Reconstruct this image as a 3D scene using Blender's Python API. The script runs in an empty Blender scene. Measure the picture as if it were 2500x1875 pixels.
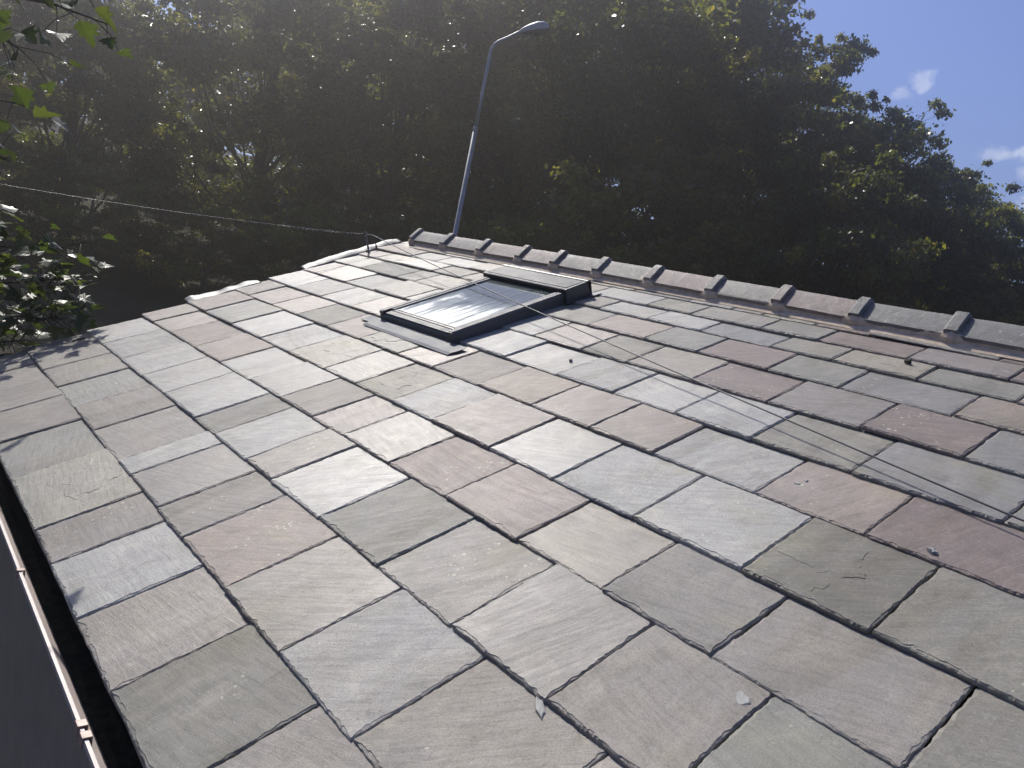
import bpy, bmesh, math, random
import numpy as np
from mathutils import Vector, Matrix, noise
R = math.radians
random.seed(11); np.random.seed(11)
scene = bpy.context.scene
col = scene.collection

# ------------------------------------------------------------------ camera, sky, sun, exposure
S = 1.3                       # metres per calibration unit
PITCH = R(23.44)              # roof pitch
CP, SP = math.cos(PITCH), math.sin(PITCH)
GROUND = -2.7
CAMP = Vector((-SP*S, 0.0, CP*S))
cam = bpy.data.cameras.new("camera"); camo = bpy.data.objects.new("camera", cam); col.objects.link(camo)
_r = Vector((0.75204625, -0.62757399, 0.20143815)); _u = Vector((-0.06735545, 0.23084574, 0.97065621)); _b = Vector((-0.65565973, -0.74354632, 0.13133615))
camo.matrix_world = Matrix(((_r.x, _u.x, _b.x, CAMP.x), (_r.y, _u.y, _b.y, CAMP.y), (_r.z, _u.z, _b.z, CAMP.z), (0, 0, 0, 1)))
cam.sensor_width = 36; cam.lens = 27.5475; cam.clip_start = 0.05; cam.clip_end = 2000
scene.camera = camo
SUN_AZ, SUN_EL = R(11), R(46)  # azimuth from +Y towards +X
sun = bpy.data.lights.new("sun", 'SUN'); sun.energy = 4.6; sun.angle = R(0.53); sun.color = (1.0, 0.955, 0.89)
suno = bpy.data.objects.new("sun", sun); col.objects.link(suno)
SD = Vector((math.sin(SUN_AZ)*math.cos(SUN_EL), math.cos(SUN_AZ)*math.cos(SUN_EL), math.sin(SUN_EL)))
suno.rotation_euler = SD.to_track_quat('Z', 'Y').to_euler(); suno.location = (0, 20, 40)
scene.view_settings.view_transform = 'Standard'; scene.view_settings.look = 'None'
scene.view_settings.exposure = 0.5; scene.view_settings.gamma = 1
scene.cycles.use_denoising = True; scene.cycles.sample_clamp_indirect = 6
scene.cycles.max_bounces = 8; scene.cycles.transparent_max_bounces = 8; scene.cycles.volume_bounces = 0

def ray(px, py):              # direction through a pixel of the 2500 x 1875 photograph (used once, to survey positions)
    x, y, f = (px-1250)/1913.0, (py-937.5)/1913.0, 1
    return (_r*x - _u*y - _b*f).normalized()
def azdir(az, el):
    a, e = R(az), R(el); return Vector((math.sin(a)*math.cos(e), math.cos(a)*math.cos(e), math.sin(e)))

world = bpy.data.worlds.new("World"); scene.world = world; world.use_nodes = True
nt = world.node_tree; N, L = nt.nodes, nt.links
for n in list(N): N.remove(n)
wout = N.new('ShaderNodeOutputWorld'); wbg = N.new('ShaderNodeBackground'); wbg.inputs['Strength'].default_value = 0.1
sky = N.new('ShaderNodeTexSky'); sky.sky_type = 'NISHITA'; sky.sun_disc = False
sky.sun_elevation = SUN_EL; sky.sun_rotation = SUN_AZ; sky.altitude = 50; sky.air_density = 1.0; sky.dust_density = 0.1; sky.ozone_density = 4.5
tc = N.new('ShaderNodeTexCoord')
wn = N.new('ShaderNodeTexNoise'); wn.inputs['Scale'].default_value = 38; wn.inputs['Detail'].default_value = 6; wn.inputs['Roughness'].default_value = .6
L.new(tc.outputs['Generated'], wn.inputs['Vector'])
sub = N.new('ShaderNodeVectorMath'); sub.operation = 'SUBTRACT'; sub.inputs[1].default_value = (.5, .5, .5); L.new(wn.outputs['Color'], sub.inputs[0])
scl = N.new('ShaderNodeVectorMath'); scl.operation = 'SCALE'; scl.inputs['Scale'].default_value = 0.030; L.new(sub.outputs[0], scl.inputs[0])
wadd = N.new('ShaderNodeVectorMath'); wadd.operation = 'ADD'; L.new(tc.outputs['Generated'], wadd.inputs[0]); L.new(scl.outputs[0], wadd.inputs[1])
acc = None
for az, el, wid, hei, amp in ((63.75, 17.15, .0125, .0085, .42), (62.75, 16.15, .012, .0065, .3), (70.3, 13.3, .045, .008, .6), (73.0, 12.4, .045, .012, .75), (71.6, 10.6, .020, .011, .8), (53, 32, .10, .02, .25), (86, 22, .12, .03, .4)):
    d = azdir(az, el); side = Vector((d.y, -d.x, 0)).normalized(); up = side.cross(d).normalized()
    vs = []
    for ax, wd in ((side, wid), (up, hei)):
        dt = N.new('ShaderNodeVectorMath'); dt.operation = 'DOT_PRODUCT'; dt.inputs[1].default_value = ax; L.new(wadd.outputs[0], dt.inputs[0])
        m = N.new('ShaderNodeMath'); m.operation = 'SUBTRACT'; m.inputs[1].default_value = d.dot(ax); L.new(dt.outputs['Value'], m.inputs[0])
        q = N.new('ShaderNodeMath'); q.operation = 'DIVIDE'; q.inputs[1].default_value = wd; L.new(m.outputs[0], q.inputs[0])
        p = N.new('ShaderNodeMath'); p.operation = 'MULTIPLY'; L.new(q.outputs[0], p.inputs[0]); L.new(q.outputs[0], p.inputs[1]); vs.append(p)
    s = N.new('ShaderNodeMath'); s.operation = 'ADD'; L.new(vs[0].outputs[0], s.inputs[0]); L.new(vs[1].outputs[0], s.inputs[1])
    fr = N.new('ShaderNodeVectorMath'); fr.operation = 'DOT_PRODUCT'; fr.inputs[1].default_value = d; L.new(tc.outputs['Generated'], fr.inputs[0])
    mr = N.new('ShaderNodeMapRange'); mr.interpolation_type = 'SMOOTHSTEP'; mr.inputs['From Min'].default_value = 1.5; mr.clamp = True; mr.inputs['From Max'].default_value = -.3
    mr.inputs['To Min'].default_value = 0; mr.inputs['To Max'].default_value = amp
    w2 = N.new('ShaderNodeTexNoise'); w2.inputs['Scale'].default_value = 55; w2.inputs['Detail'].default_value = 6; w2.inputs['Roughness'].default_value = .65; L.new(wadd.outputs[0], w2.inputs['Vector'])
    w3 = N.new('ShaderNodeMath'); w3.operation = 'MULTIPLY_ADD'; w3.inputs[1].default_value = -4.0; w3.inputs[2].default_value = 2.1; L.new(w2.outputs['Fac'], w3.inputs[0])
    w4 = N.new('ShaderNodeMath'); w4.operation = 'ADD'; L.new(s.outputs[0], w4.inputs[0]); L.new(w3.outputs[0], w4.inputs[1]); L.new(w4.outputs[0], mr.inputs['Value'])
    g = N.new('ShaderNodeMath'); g.operation = 'GREATER_THAN'; g.inputs[1].default_value = .5; L.new(fr.outputs['Value'], g.inputs[0])
    mm = N.new('ShaderNodeMath'); mm.operation = 'MULTIPLY'; L.new(mr.outputs[0], mm.inputs[0]); L.new(g.outputs[0], mm.inputs[1])
    if acc is None: acc = mm
    else:
        a = N.new('ShaderNodeMath'); a.operation = 'MAXIMUM'; L.new(acc.outputs[0], a.inputs[0]); L.new(mm.outputs[0], a.inputs[1]); acc = a
mix = N.new('ShaderNodeMix'); mix.data_type = 'RGBA'; L.new(acc.outputs[0], mix.inputs['Factor']); L.new(sky.outputs[0], mix.inputs[6]); mix.inputs[7].default_value = (9.0, 9.3, 10.0, 1)
tint = N.new('ShaderNodeMix'); tint.data_type = 'RGBA'; tint.blend_type = 'MULTIPLY'; tint.inputs[0].default_value = 1; tint.inputs[7].default_value = (.82, .77, 1.0, 1); L.new(sky.outputs[0], tint.inputs[6]); L.new(tint.outputs[2], mix.inputs[6])
L.new(mix.outputs[2], wbg.inputs['Color']); L.new(wbg.outputs[0], wout.inputs['Surface'])

# ------------------------------------------------------------------ helpers
ROOF = Matrix(((0, CP, -SP, 0), (1, 0, 0, 0), (0, SP, CP, 0), (0, 0, 0, 1)))     # (u along eave, v up slope, h off the roof) in metres -> world
def rp(u, v, h): return ROOF @ Vector((u, v, h))
def roof_hit(px, py, h=0.0):  # photograph pixel -> (u, v) on the roof plane raised by h, metres
    d = ray(px, py); n = Vector((-SP, 0, CP)); t = (h - CAMP.dot(n)) / d.dot(n); w = CAMP + d*t
    return w.y, w.x*CP + w.z*SP
BASE = {}
def thing(name, label, cat, loc=(0, 0, 0), group=None):
    o = bpy.data.objects.new(name, None); col.objects.link(o); o.location = loc; o.empty_display_size = .2
    o['label'] = label; o['category'] = cat
    if group: o['group'] = group
    BASE[o] = Vector(loc); return o
def tag(o, label, cat, group=None):
    o['label'] = label; o['category'] = cat
    if group: o['group'] = group
    return o
def put(name, me, mat, parent=None, origin=None, smooth=False):
    """link a mesh given in world coordinates; its object origin goes to 'origin'"""
    if mat is not None and not me.materials: me.materials.append(mat)
    o = bpy.data.objects.new(name, me); col.objects.link(o)
    org = Vector(origin) if origin is not None else (BASE[parent] if parent is not None else Vector((0, 0, 0)))
    if org.length: me.transform(Matrix.Translation(-org))
    if parent is not None:
        o.parent = parent; o.location = org - BASE[parent]
    else: o.location = org
    BASE[o] = org
    if smooth: me.polygons.foreach_set('use_smooth', [True]*len(me.polygons))
    return o
def bmesh_to(name, bm, recalc=True):
    if recalc: bmesh.ops.recalc_face_normals(bm, faces=bm.faces)
    me = bpy.data.meshes.new(name); bm.to_mesh(me); bm.free(); return me
def mesh_from(name, verts, faces):
    me = bpy.data.meshes.new(name); me.from_pydata([tuple(v) for v in verts], [], faces); me.update(); return me
def add_box(bm, c0, c1, M=None, bev=0.0, segs=2):
    r = bmesh.ops.create_cube(bm, size=1.0); vs = r['verts']
    for v in vs:
        v.co = Vector([c0[i] + (v.co[i]+.5)*(c1[i]-c0[i]) for i in range(3)])
    if bev:
        es = list({e for v in vs for e in v.link_edges})
        g = bmesh.ops.bevel(bm, geom=es, offset=bev, segments=segs, affect='EDGES', profile=.6); vs = list({v for f in g['faces'] for v in f.verts} | {v for v in vs if v.is_valid})
    if M is not None:
        for v in vs: v.co = M @ v.co
def add_prism(bm, prof, a0, a1, fn):
    """extrude a closed profile of 2D points between a0 and a1; fn(a, p) -> 3D"""
    A = [bm.verts.new(fn(a0, p)) for p in prof]; B = [bm.verts.new(fn(a1, p)) for p in prof]; n = len(prof)
    for i in range(n): bm.faces.new((A[i], A[(i+1) % n], B[(i+1) % n], B[i]))
    bm.faces.new(A[::-1]); bm.faces.new(B)
def add_tube(bm, pts, rad, segs=8, cap=True):
    pts = [Vector(p) for p in pts]; n = len(pts)
    rs = rad if isinstance(rad, (list, tuple)) else [rad]*n
    rings = []; ref = None
    for i in range(n):
        t = (pts[min(i+1, n-1)] - pts[max(i-1, 0)]).normalized()
        if ref is None: ref = t.orthogonal().normalized()
        ref = (ref - t*ref.dot(t)).normalized(); b = t.cross(ref)
        rings.append([bm.verts.new(pts[i] + (ref*math.cos(k*2*math.pi/segs) + b*math.sin(k*2*math.pi/segs))*rs[i]) for k in range(segs)])
    for i in range(n-1):
        for k in range(segs): bm.faces.new((rings[i][k], rings[i][(k+1) % segs], rings[i+1][(k+1) % segs], rings[i+1][k]))
    if cap: bm.faces.new(rings[0][::-1]); bm.faces.new(rings[-1])

# ------------------------------------------------------------------ materials
def newmat(name):
    m = bpy.data.materials.new(name); m.use_nodes = True; t = m.node_tree; b = t.nodes['Principled BSDF']; return m, t, b
class NT:
    def __init__(s, t): s.t = t
    def n(s, typ, **kw):
        o = s.t.nodes.new(typ)
        for k, v in kw.items(): setattr(o, k, v)
        return o
    def l(s, a, b): s.t.links.new(a, b)
    def noise(s, vec, scale, detail=4, rough=.55, dist=0):
        o = s.n('ShaderNodeTexNoise'); o.inputs['Scale'].default_value = scale; o.inputs['Detail'].default_value = detail; o.inputs['Roughness'].default_value = rough; o.inputs['Distortion'].default_value = dist
        if vec is not None: s.l(vec, o.inputs['Vector'])
        return o.outputs['Fac']
    def math(s, op, a, b=None, c=None, clamp=False):
        o = s.n('ShaderNodeMath', operation=op, use_clamp=clamp)
        for i, x in enumerate((a, b, c)):
            if x is None: continue
            if isinstance(x, (int, float)): o.inputs[i].default_value = x
            else: s.l(x, o.inputs[i])
        return o.outputs[0]
    def rng(s, v, a, b, c=0., d=1., smooth=True):
        o = s.n('ShaderNodeMapRange', interpolation_type='SMOOTHSTEP' if smooth else 'LINEAR')
        s.l(v, o.inputs['Value']); o.inputs['From Min'].default_value = a; o.inputs['From Max'].default_value = b; o.inputs['To Min'].default_value = c; o.inputs['To Max'].default_value = d
        return o.outputs[0]
    def mix(s, f, a, b, typ='MIX'):
        o = s.n('ShaderNodeMix', data_type='RGBA', blend_type=typ)
        for i, x in ((0, f), (6, a), (7, b)):
            if isinstance(x, (int, float)): o.inputs[i].default_value = x
            elif isinstance(x, tuple): o.inputs[i].default_value = (*x, 1) if len(x) == 3 else x
            else: s.l(x, o.inputs[i])
        return o.outputs[2]
    def mapping(s, vec, scale=(1, 1, 1), rot=(0, 0, 0), loc=(0, 0, 0)):
        o = s.n('ShaderNodeMapping'); s.l(vec, o.inputs['Vector']); o.inputs['Scale'].default_value = scale; o.inputs['Rotation'].default_value = rot; o.inputs['Location'].default_value = loc
        return o.outputs[0]
    def bump(s, h, dist, strength=1.0, nrm=None):
        o = s.n('ShaderNodeBump'); o.inputs['Distance'].default_value = dist; o.inputs['Strength'].default_value = strength; s.l(h, o.inputs['Height'])
        if nrm is not None: s.l(nrm, o.inputs['Normal'])
        return o.outputs[0]

def mat_slate():
    m, t, b = newmat("slate"); k = NT(t)
    at = k.n('ShaderNodeAttribute', attribute_name='tone'); uv = k.n('ShaderNodeUVMap', uv_map='place')
    seed = at.outputs['Alpha']
    sx = k.n('ShaderNodeSeparateXYZ'); k.l(uv.outputs[0], sx.inputs[0])
    cb = k.n('ShaderNodeCombineXYZ'); k.l(sx.outputs[0], cb.inputs[0]); k.l(sx.outputs[1], cb.inputs[1]); k.l(k.math('MULTIPLY', seed, 37.0), cb.inputs[2])
    P = cb.outputs[0]                                          # metres on the slate, a different slice of noise for every slate
    ang = k.math('MULTIPLY', k.math('SUBTRACT', seed, .5), 1.6)
    rot = k.n('ShaderNodeVectorRotate', rotation_type='Z_AXIS'); k.l(P, rot.inputs['Vector']); k.l(k.math('ADD', ang, 0.5), rot.inputs['Angle'])
    G = k.mapping(rot.outputs[0], scale=(1, 7, 1))             # grain of the cleft
    big = k.noise(P, 5, 4, .6, .4); mid = k.noise(P, 22, 5, .6); fine = k.noise(P, 260, 3, .6)
    st = k.noise(G, 9, 6, .62, .3); stf = k.noise(G, 55, 4, .65)
    c = k.mix(k.rng(big, .32, .68, 0, .55), at.outputs['Color'], k.mix(1.0, at.outputs['Color'], (1.16, 1.12, 1.02), 'MULTIPLY'))
    c = k.mix(k.rng(st, .42, .70, 0, .6), c, k.mix(1.0, c, (.70, .71, .72), 'MULTIPLY'))
    c = k.mix(k.rng(k.noise(P, 7.5, 6, .7, .8), .5, .66, 0, .55), c, k.mix(1.0, c, (1.30, 1.28, 1.22), 'MULTIPLY'))
    c = k.mix(k.rng(k.noise(k.mapping(P, scale=(1.6, .6, 1)), 11, 6, .72, .5), .56, .70, 0, .55), c, k.mix(1.0, c, (.62, .60, .55), 'MULTIPLY'))
    c = k.mix(k.rng(stf, .55, .75, 0, .35), c, k.mix(1.0, c, (1.28, 1.27, 1.25), 'MULTIPLY'))
    c = k.mix(k.rng(mid, .58, .8, 0, .5), c, (.36, .35, .33))
    c = k.mix(k.rng(fine, .40, .70, 0, .38), c, (.07, .068, .065))
    c = k.mix(k.rng(k.noise(P, 120, 4, .7), .58, .70, 0, .5), c, (.34, .335, .32))
    c = k.mix(k.rng(k.noise(P, 85, 5, .75), .57, .68, 0, .45), c, (.085, .082, .075))
    # weathering bands: where an older, shorter lap shaded the slate, some slates carry a darker margin and a paler strip beyond it
    wob = k.math('ADD', sx.outputs[1], k.math('MULTIPLY', k.noise(P, 14, 3), .05))
    band = k.math('MULTIPLY', k.rng(wob, .015, .06, 0, 1), k.rng(wob, .06, .13, 1, 0))
    c = k.mix(k.math('MULTIPLY', band, k.rng(k.math('FRACT', k.math('MULTIPLY', seed, 7.31)), .35, .7, 0, .5)), c, k.mix(1.0, c, (.72, .75, .74), 'MULTIPLY'))
    sel = k.rng(k.math('FRACT', k.math('MULTIPLY', seed, 13.7)), .62, .75)
    c = k.mix(k.math('MULTIPLY', sel, k.math('MULTIPLY', k.rng(k.noise(P, 3.2, 3), .5, .7), .28)), c, (.23, .22, .11))      # faint algae
    # lichen dots in loose trails
    vo = k.n('ShaderNodeTexVoronoi', feature='F1'); vo.inputs['Scale'].default_value = 62
    dv = k.n('ShaderNodeVectorMath', operation='ADD'); k.l(P, dv.inputs[0])
    nd = k.n('ShaderNodeTexNoise'); nd.inputs['Scale'].default_value = 70; k.l(P, nd.inputs['Vector'])
    sc = k.n('ShaderNodeVectorMath', operation='SCALE'); sc.inputs['Scale'].default_value = .012; k.l(nd.outputs['Color'], sc.inputs[0]); k.l(sc.outputs[0], dv.inputs[1])
    k.l(dv.outputs[0], vo.inputs['Vector'])
    vr = k.n('ShaderNodeSeparateColor'); k.l(vo.outputs['Color'], vr.inputs[0])
    dot = k.math('LESS_THAN', vo.outputs['Distance'], k.math('MULTIPLY', vr.outputs[0], .34))
    trail = k.rng(k.noise(k.mapping(P, scale=(1, .35, 1)), 8, 2), .53, .62)
    keep = k.math('GREATER_THAN', vr.outputs[1], .45)
    lsel = k.rng(k.math('FRACT', k.math('MULTIPLY', seed, 5.13)), .45, .5)
    li = k.math('MULTIPLY', k.math('MULTIPLY', dot, trail), k.math('MULTIPLY', keep, lsel))
    c = k.mix(k.math('MULTIPLY', li, .75), c, (.46, .46, .34))
    # run-off and dirt that ignores the joints, streaked down the slope
    gp = k.n('ShaderNodeNewGeometry'); wp = k.mapping(gp.outputs['Position'], scale=(.55, 2.6, .55))
    c = k.mix(k.rng(k.noise(wp, 1.7, 6, .68, .6), .46, .66, 0, .7), c, k.mix(1.0, c, (.74, .72, .68), 'MULTIPLY'))
    c = k.mix(k.rng(k.noise(k.mapping(wp, loc=(7, 3, 1)), 2.6, 6, .7, .4), .54, .70, 0, .6), c, k.mix(1.0, c, (1.30, 1.29, 1.25), 'MULTIPLY'))
    # little white scratches
    scr = k.noise(k.mapping(rot.outputs[0], scale=(6, 60, 1), rot=(0, 0, .6)), 6, 2)
    c = k.mix(k.rng(scr, .73, .80, 0, .55), c, (.5, .5, .48))
    k.l(c, b.inputs['Base Color'])
    k.l(k.math('ADD', k.math('MULTIPLY', mid, .18), k.math('ADD', k.math('MULTIPLY', st, .22), k.rng(k.math('FRACT', k.math('MULTIPLY', seed, 11.3)), 0, 1, .27, .50, False))), b.inputs['Roughness'])
    b.inputs['Specular IOR Level'].default_value = .30
    h = k.math('ADD', k.math('MULTIPLY', st, .8), k.math('ADD', k.math('MULTIPLY', stf, .35), k.math('ADD', k.math('MULTIPLY', fine, .16), k.math('MULTIPLY', mid, .5))))
    k.l(k.bump(h, .0019, .9), b.inputs['Normal'])
    return m

def mat_simple(name, base, rough=.6, var=.15, scale=20, bump=.001, metal=0., spec=.5, tint=None, stretch=(1, 1, 1), spots=None):
    m, t, b = newmat(name); k = NT(t)
    g = k.n('ShaderNodeNewGeometry'); P = k.mapping(g.outputs['Position'], scale=stretch)
    n1 = k.noise(P, scale, 6, .62, .3); n2 = k.noise(P, scale*9, 4, .6)
    c = k.mix(k.rng(n1, .3, .7), tuple(x*(1-var) for x in base), tuple(min(1, x*(1+var)) for x in base))
    if tint: c = k.mix(k.rng(k.noise(P, scale*.35, 4), .45, .7), c, tint)
    c = k.mix(k.rng(n2, .45, .7, 0, .25), c, tuple(x*.7 for x in base))
    if spots: c = k.mix(k.rng(k.noise(P, scale*2.3, 5, .7), .60, .66, 0, .7), c, spots)
    k.l(c, b.inputs['Base Color']); b.inputs['Metallic'].default_value = metal; b.inputs['Specular IOR Level'].default_value = spec
    k.l(k.rng(n1, .2, .8, rough-.08, rough+.08), b.inputs['Roughness'])
    if bump: k.l(k.bump(k.math('ADD', n1, k.math('MULTIPLY', n2, .4)), bump), b.inputs['Normal'])
    return m

def mat_leaf(name, cols, gloss=.35, trans=.35, twoside=True):
    m, t, b = newmat(name); k = NT(t); t.nodes.remove(b); out = t.nodes['Material Output']
    at = k.n('ShaderNodeAttribute', attribute_name='leaf_tint'); oi = k.n('ShaderNodeObjectInfo')
    rp_ = k.n('ShaderNodeValToRGB'); el = rp_.color_ramp.elements
    k.l(k.math('ADD', at.outputs['Fac'], k.math('MULTIPLY', k.math('SUBTRACT', oi.outputs['Random'], .5), .25), clamp=True), rp_.inputs[0])
    for i, (pos, cc) in enumerate(cols):
        e = el[i] if i < 2 else el.new(pos)
        e.position = pos; e.color = (*cc, 1)
    pr = k.n('ShaderNodeBsdfPrincipled'); k.l(rp_.outputs[0], pr.inputs['Base Color']); pr.inputs['Roughness'].default_value = gloss; pr.inputs['Specular IOR Level'].default_value = .36
    tr = k.n('ShaderNodeBsdfTranslucent'); k.l(k.mix(1.0, rp_.outputs[0], (2.3, 2.4, .9), 'MULTIPLY'), tr.inputs['Color'])
    mx = k.n('ShaderNodeMixShader'); mx.inputs[0].default_value = trans; k.l(pr.outputs[0], mx.inputs[1]); k.l(tr.outputs[0], mx.inputs[2]); k.l(mx.outputs[0], out.inputs['Surface'])
    return m

M_SLATE = mat_slate()
M_DECK = mat_simple("roofing_felt", (.035, .034, .033), .8)
M_RIDGE = {c: mat_simple("ridge_clay_"+c, base, .66, .34, 16, .004, tint=tint, spots=(.40, .39, .36)) for c, base, tint in
           (('grey', (.175, .163, .148), (.225, .21, .19)), ('pink', (.20, .155, .14), (.20, .175, .155)), ('slate', (.135, .135, .13), (.165, .16, .15)))}
M_MORTAR = mat_simple("lime_mortar", (.50, .41, .32), .9, .2, 30, .003, spec=.2)
M_LEAD = mat_simple("sheet_lead", (.15, .148, .14), .5, .2, 9, .002, spec=.5, tint=(.19, .185, .172))
M_APRON = mat_simple("apron_aluminium", (.125, .135, .145), .62, .25, 9, .0012, metal=.0, spec=.25)
M_CLAD = mat_simple("grey_aluminium", (.062, .066, .07), .42, .1, 10, .0003, metal=.15)
M_CLADLITE = mat_simple("grey_aluminium_weathered", (.060, .064, .070), .55, .15, 10, .0003, metal=.0, spec=.22)
M_RUBBER = mat_simple("black_gasket", (.015, .015, .016), .5, .1, 20, 0)
M_GUTTER = mat_simple("gutter_plastic", (.46, .40, .365), .5, .12, 8, .0006, stretch=(1, .3, 1), tint=(.42, .36, .33))
M_CLIP = mat_simple("gutter_clip_plastic", (.33, .22, .165), .45, .12, 20, .0005)
M_IRON = mat_simple("galvanised_iron", (.22, .22, .22), .5, .25, 60, .001, metal=.5)
M_WIRE = mat_simple("steel_wire", (.05, .05, .06), .45, .15, 90, 0, metal=.0)
M_POLE = mat_simple("painted_steel", (.28, .295, .315), .45, .1, 6, .0005, metal=.2)
M_LENS = mat_simple("lamp_lens", (.16, .165, .16), .25, .1, 10, 0)
M_WALL = mat_simple("dark_stone_wall", (.30, .235, .175), .9, .1, 6, .004)
M_CHIP = mat_simple("slate_chip_stone", (.22, .22, .215), .6, .15, 60, .0005)
M_CHIPL = mat_simple("pale_chip_stone", (.27, .275, .27), .55, .12, 60, .0005)
M_CHIPB = mat_simple("brown_chip", (.16, .08, .05), .7, .2, 60, .0005)
M_BARK = mat_simple("bark", (.07, .06, .048), .9, .35, 7, .012, stretch=(3, 3, .6), spec=.2, tint=(.085, .085, .06))
M_GROUND = mat_simple("woodland_ground", (.045, .04, .03), .95, .35, 1.2, .03, spec=.1, tint=(.035, .045, .02))
LEAVES = mat_leaf("woodland_leaves", ((0, (.034, .039, .017)), (.45, (.085, .092, .027)), (.8, (.165, .155, .040)), (1, (.21, .15, .045))), .34, .46)
LEAVES2 = mat_leaf("sycamore_leaves", ((0, (.026, .038, .017)), (.6, (.046, .066, .022)), (1, (.085, .095, .030))), .40, .30)

# ------------------------------------------------------------------ ground
def terrain(x, y):
    d = math.hypot(x-CAMP.x, y); az = math.degrees(math.atan2(x-CAMP.x, y)) if d > .01 else 0
    t = max(0, d-15)
    w = max(0, min(1, (az+60)/40)) * max(0, min(1, (130-az)/50))
    h = (t*.16 if t < 40 else 6.4 + (t-40)*.12) * w
    if t > 150: h = min(h, 25)
    return GROUND + h + .25*noise.noise(Vector((x*.22, y*.22, 0)))*min(1, d/8)
rs = [0, 1.2, 2.5, 4, 6, 8, 10, 12, 14, 16, 18, 20, 23, 26, 30, 35, 40, 48, 58, 72, 95]
V = [(CAMP.x, 0, terrain(CAMP.x, 0))]; F = []
NA = 72
for r in rs[1:]:
    for k in range(NA):
        x, y = CAMP.x + r*math.sin(k*2*math.pi/NA), r*math.cos(k*2*math.pi/NA); V.append((x, y, terrain(x, y)))
for k in range(NA): F.append((0, 1+(k+1) % NA, 1+k))
for i in range(len(rs)-2):
    for k in range(NA):
        a, b2 = 1+i*NA+k, 1+i*NA+(k+1) % NA; F.append((a, b2, b2+NA, a+NA))
g = put("ground", mesh_from("ground", V, F), M_GROUND, smooth=True); g['kind'] = "structure"

# ------------------------------------------------------------------ house: walls, deck
house = thing("slate_roofed_house", "low house seen along its grey and pinkish slate roof with a clay ridge", "house", (1.9, 2.0, GROUND))
U_NEAR, U_FAR0, U_FARK = -1.3, 4.22, .075
VE, VR = .0381, 2.53
def far_u(v): return (U_FAR0 + U_FARK*v)
bm = bmesh.new()
for s in (1, -1):      # two roof decks meeting under the ridge
    def pt(u, v, h, s=s):
        w = rp(u*S, v*S, h); xr = rp(0, 2.60*S, -.02).x
        return w if s == 1 else Vector((2*xr - w.x, w.y, w.z))
    q = [(U_NEAR, .10), (U_NEAR, 2.60), (far_u(2.6)-.03, 2.60), (far_u(.1)-.03, .10)]
    A = [bm.verts.new(pt(u, v, -.038)) for u, v in q]; B_ = [bm.verts.new(pt(u, v, -.12)) for u, v in q]
    for i in range(4): bm.faces.new((A[i], A[(i+1) % 4], B_[(i+1) % 4], B_[i]))
    bm.faces.new(A); bm.faces.new(B_[::-1])
roof = put("roof", bmesh_to("roof_deck", bm), M_DECK, house)
xr = rp(0, 2.60*S, 0).x
bm = bmesh.new(); zt = rp(0, .12*S, -.14).z; zr = rp(0, 2.6*S, -.14).z
prof = [(.22, GROUND-.3), (.22, zt), (xr, zr), (2*xr-.22, zt), (2*xr-.22, GROUND-.3)]
add_prism(bm, prof, U_NEAR*S+.06, 4.18*S, lambda a, p: Vector((p[0], a, p[1])))
put("wall", bmesh_to("house_wall", bm), M_WALL, house)

# ------------------------------------------------------------------ slates
VK = [.0381, .3113, .5905, .8622, 1.0973, 1.3583, 1.5769, 1.7921, 1.9961, 2.1706, 2.3038, 2.4359, 2.53]
COURSES = [
 ('N', "3.940N 3.661N 3.343N 3.007G 2.640Y 2.223N 2.003W 1.712N 1.416G 1.102N"),
 ('N', "4.05N 3.762N 3.452G 3.137N 2.827N 2.489W 2.346N 2.076N 1.864P 1.571N 1.277W 0.985B 0.676N"),
 ('W', "3.923W 3.585W 3.267W 2.971W 2.621G 2.424W 2.157B 1.97W 1.675G 1.381N 1.096N 0.818N 0.564G"),
 ('P', "4.077P 3.792P 3.446P 3.125W 2.815N 2.533B 2.277P 2.061N 1.788P 1.51P 1.224B 0.959N 0.688N 0.355G"),
 ('P', "4.002G 3.631W 3.283W 2.985Y 2.662B 2.418Y 2.166W 1.923P 1.632W 1.363W 1.091W 0.795D 0.527G"),
 ('N', "4.083P 3.772P 3.472G 3.161P 2.858D 2.553P 2.31B 2.035R 1.757P 1.497P 1.259W 0.948P 0.681M"),
 ('W', "3.99W 3.666W 3.341P 3.03N 2.74N 2.45W 2.161W 1.88W 1.619W 1.371W 1.113G 0.831L 0.499L"),
 ('P', "4.164P 3.808W 3.493B 3.2N 2.9N 2.58W 2.248P 1.983G 1.76B 1.484M 1.207N 0.93M 0.672L"),
 ('G', "4.008G 3.618G 3.439B 3.1N 2.77N 2.47G 2.159P 1.862G 1.624M 1.347G 1.104L 0.788R"),
 ('P', "4.144Y 3.854G 3.528B 3.27R 2.95B 2.6B 2.267W 2.004W 1.748L 1.454G 1.229Y 0.963G"),
 ('P', "3.957W 3.7W 3.374P 3.07B 2.76B 2.453W 2.127G 1.898N 1.582G 1.358M 1.057V"),
 ('B', "4.127B 3.794W 3.5B 3.2N 2.9B 2.582B 2.321L 2.016W 1.805B 1.668Y 1.453M 1.246N 0.847M"),
]
TONE = dict(N=(.205, .193, .182), P=(.245, .196, .180), M=(.185, .133, .130), G=(.183, .190, .170), W=(.275, .290, .298), B=(.235, .212, .180),
            Y=(.26, .245, .185), D=(.150, .148, .118), R=(.255, .205, .165), L=(.175, .185, .200), V=(.185, .168, .185))
rngs = random.Random(5)
def n1(x, s): return noise.noise(Vector((x, s*17.3, s*3.1)))
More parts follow.
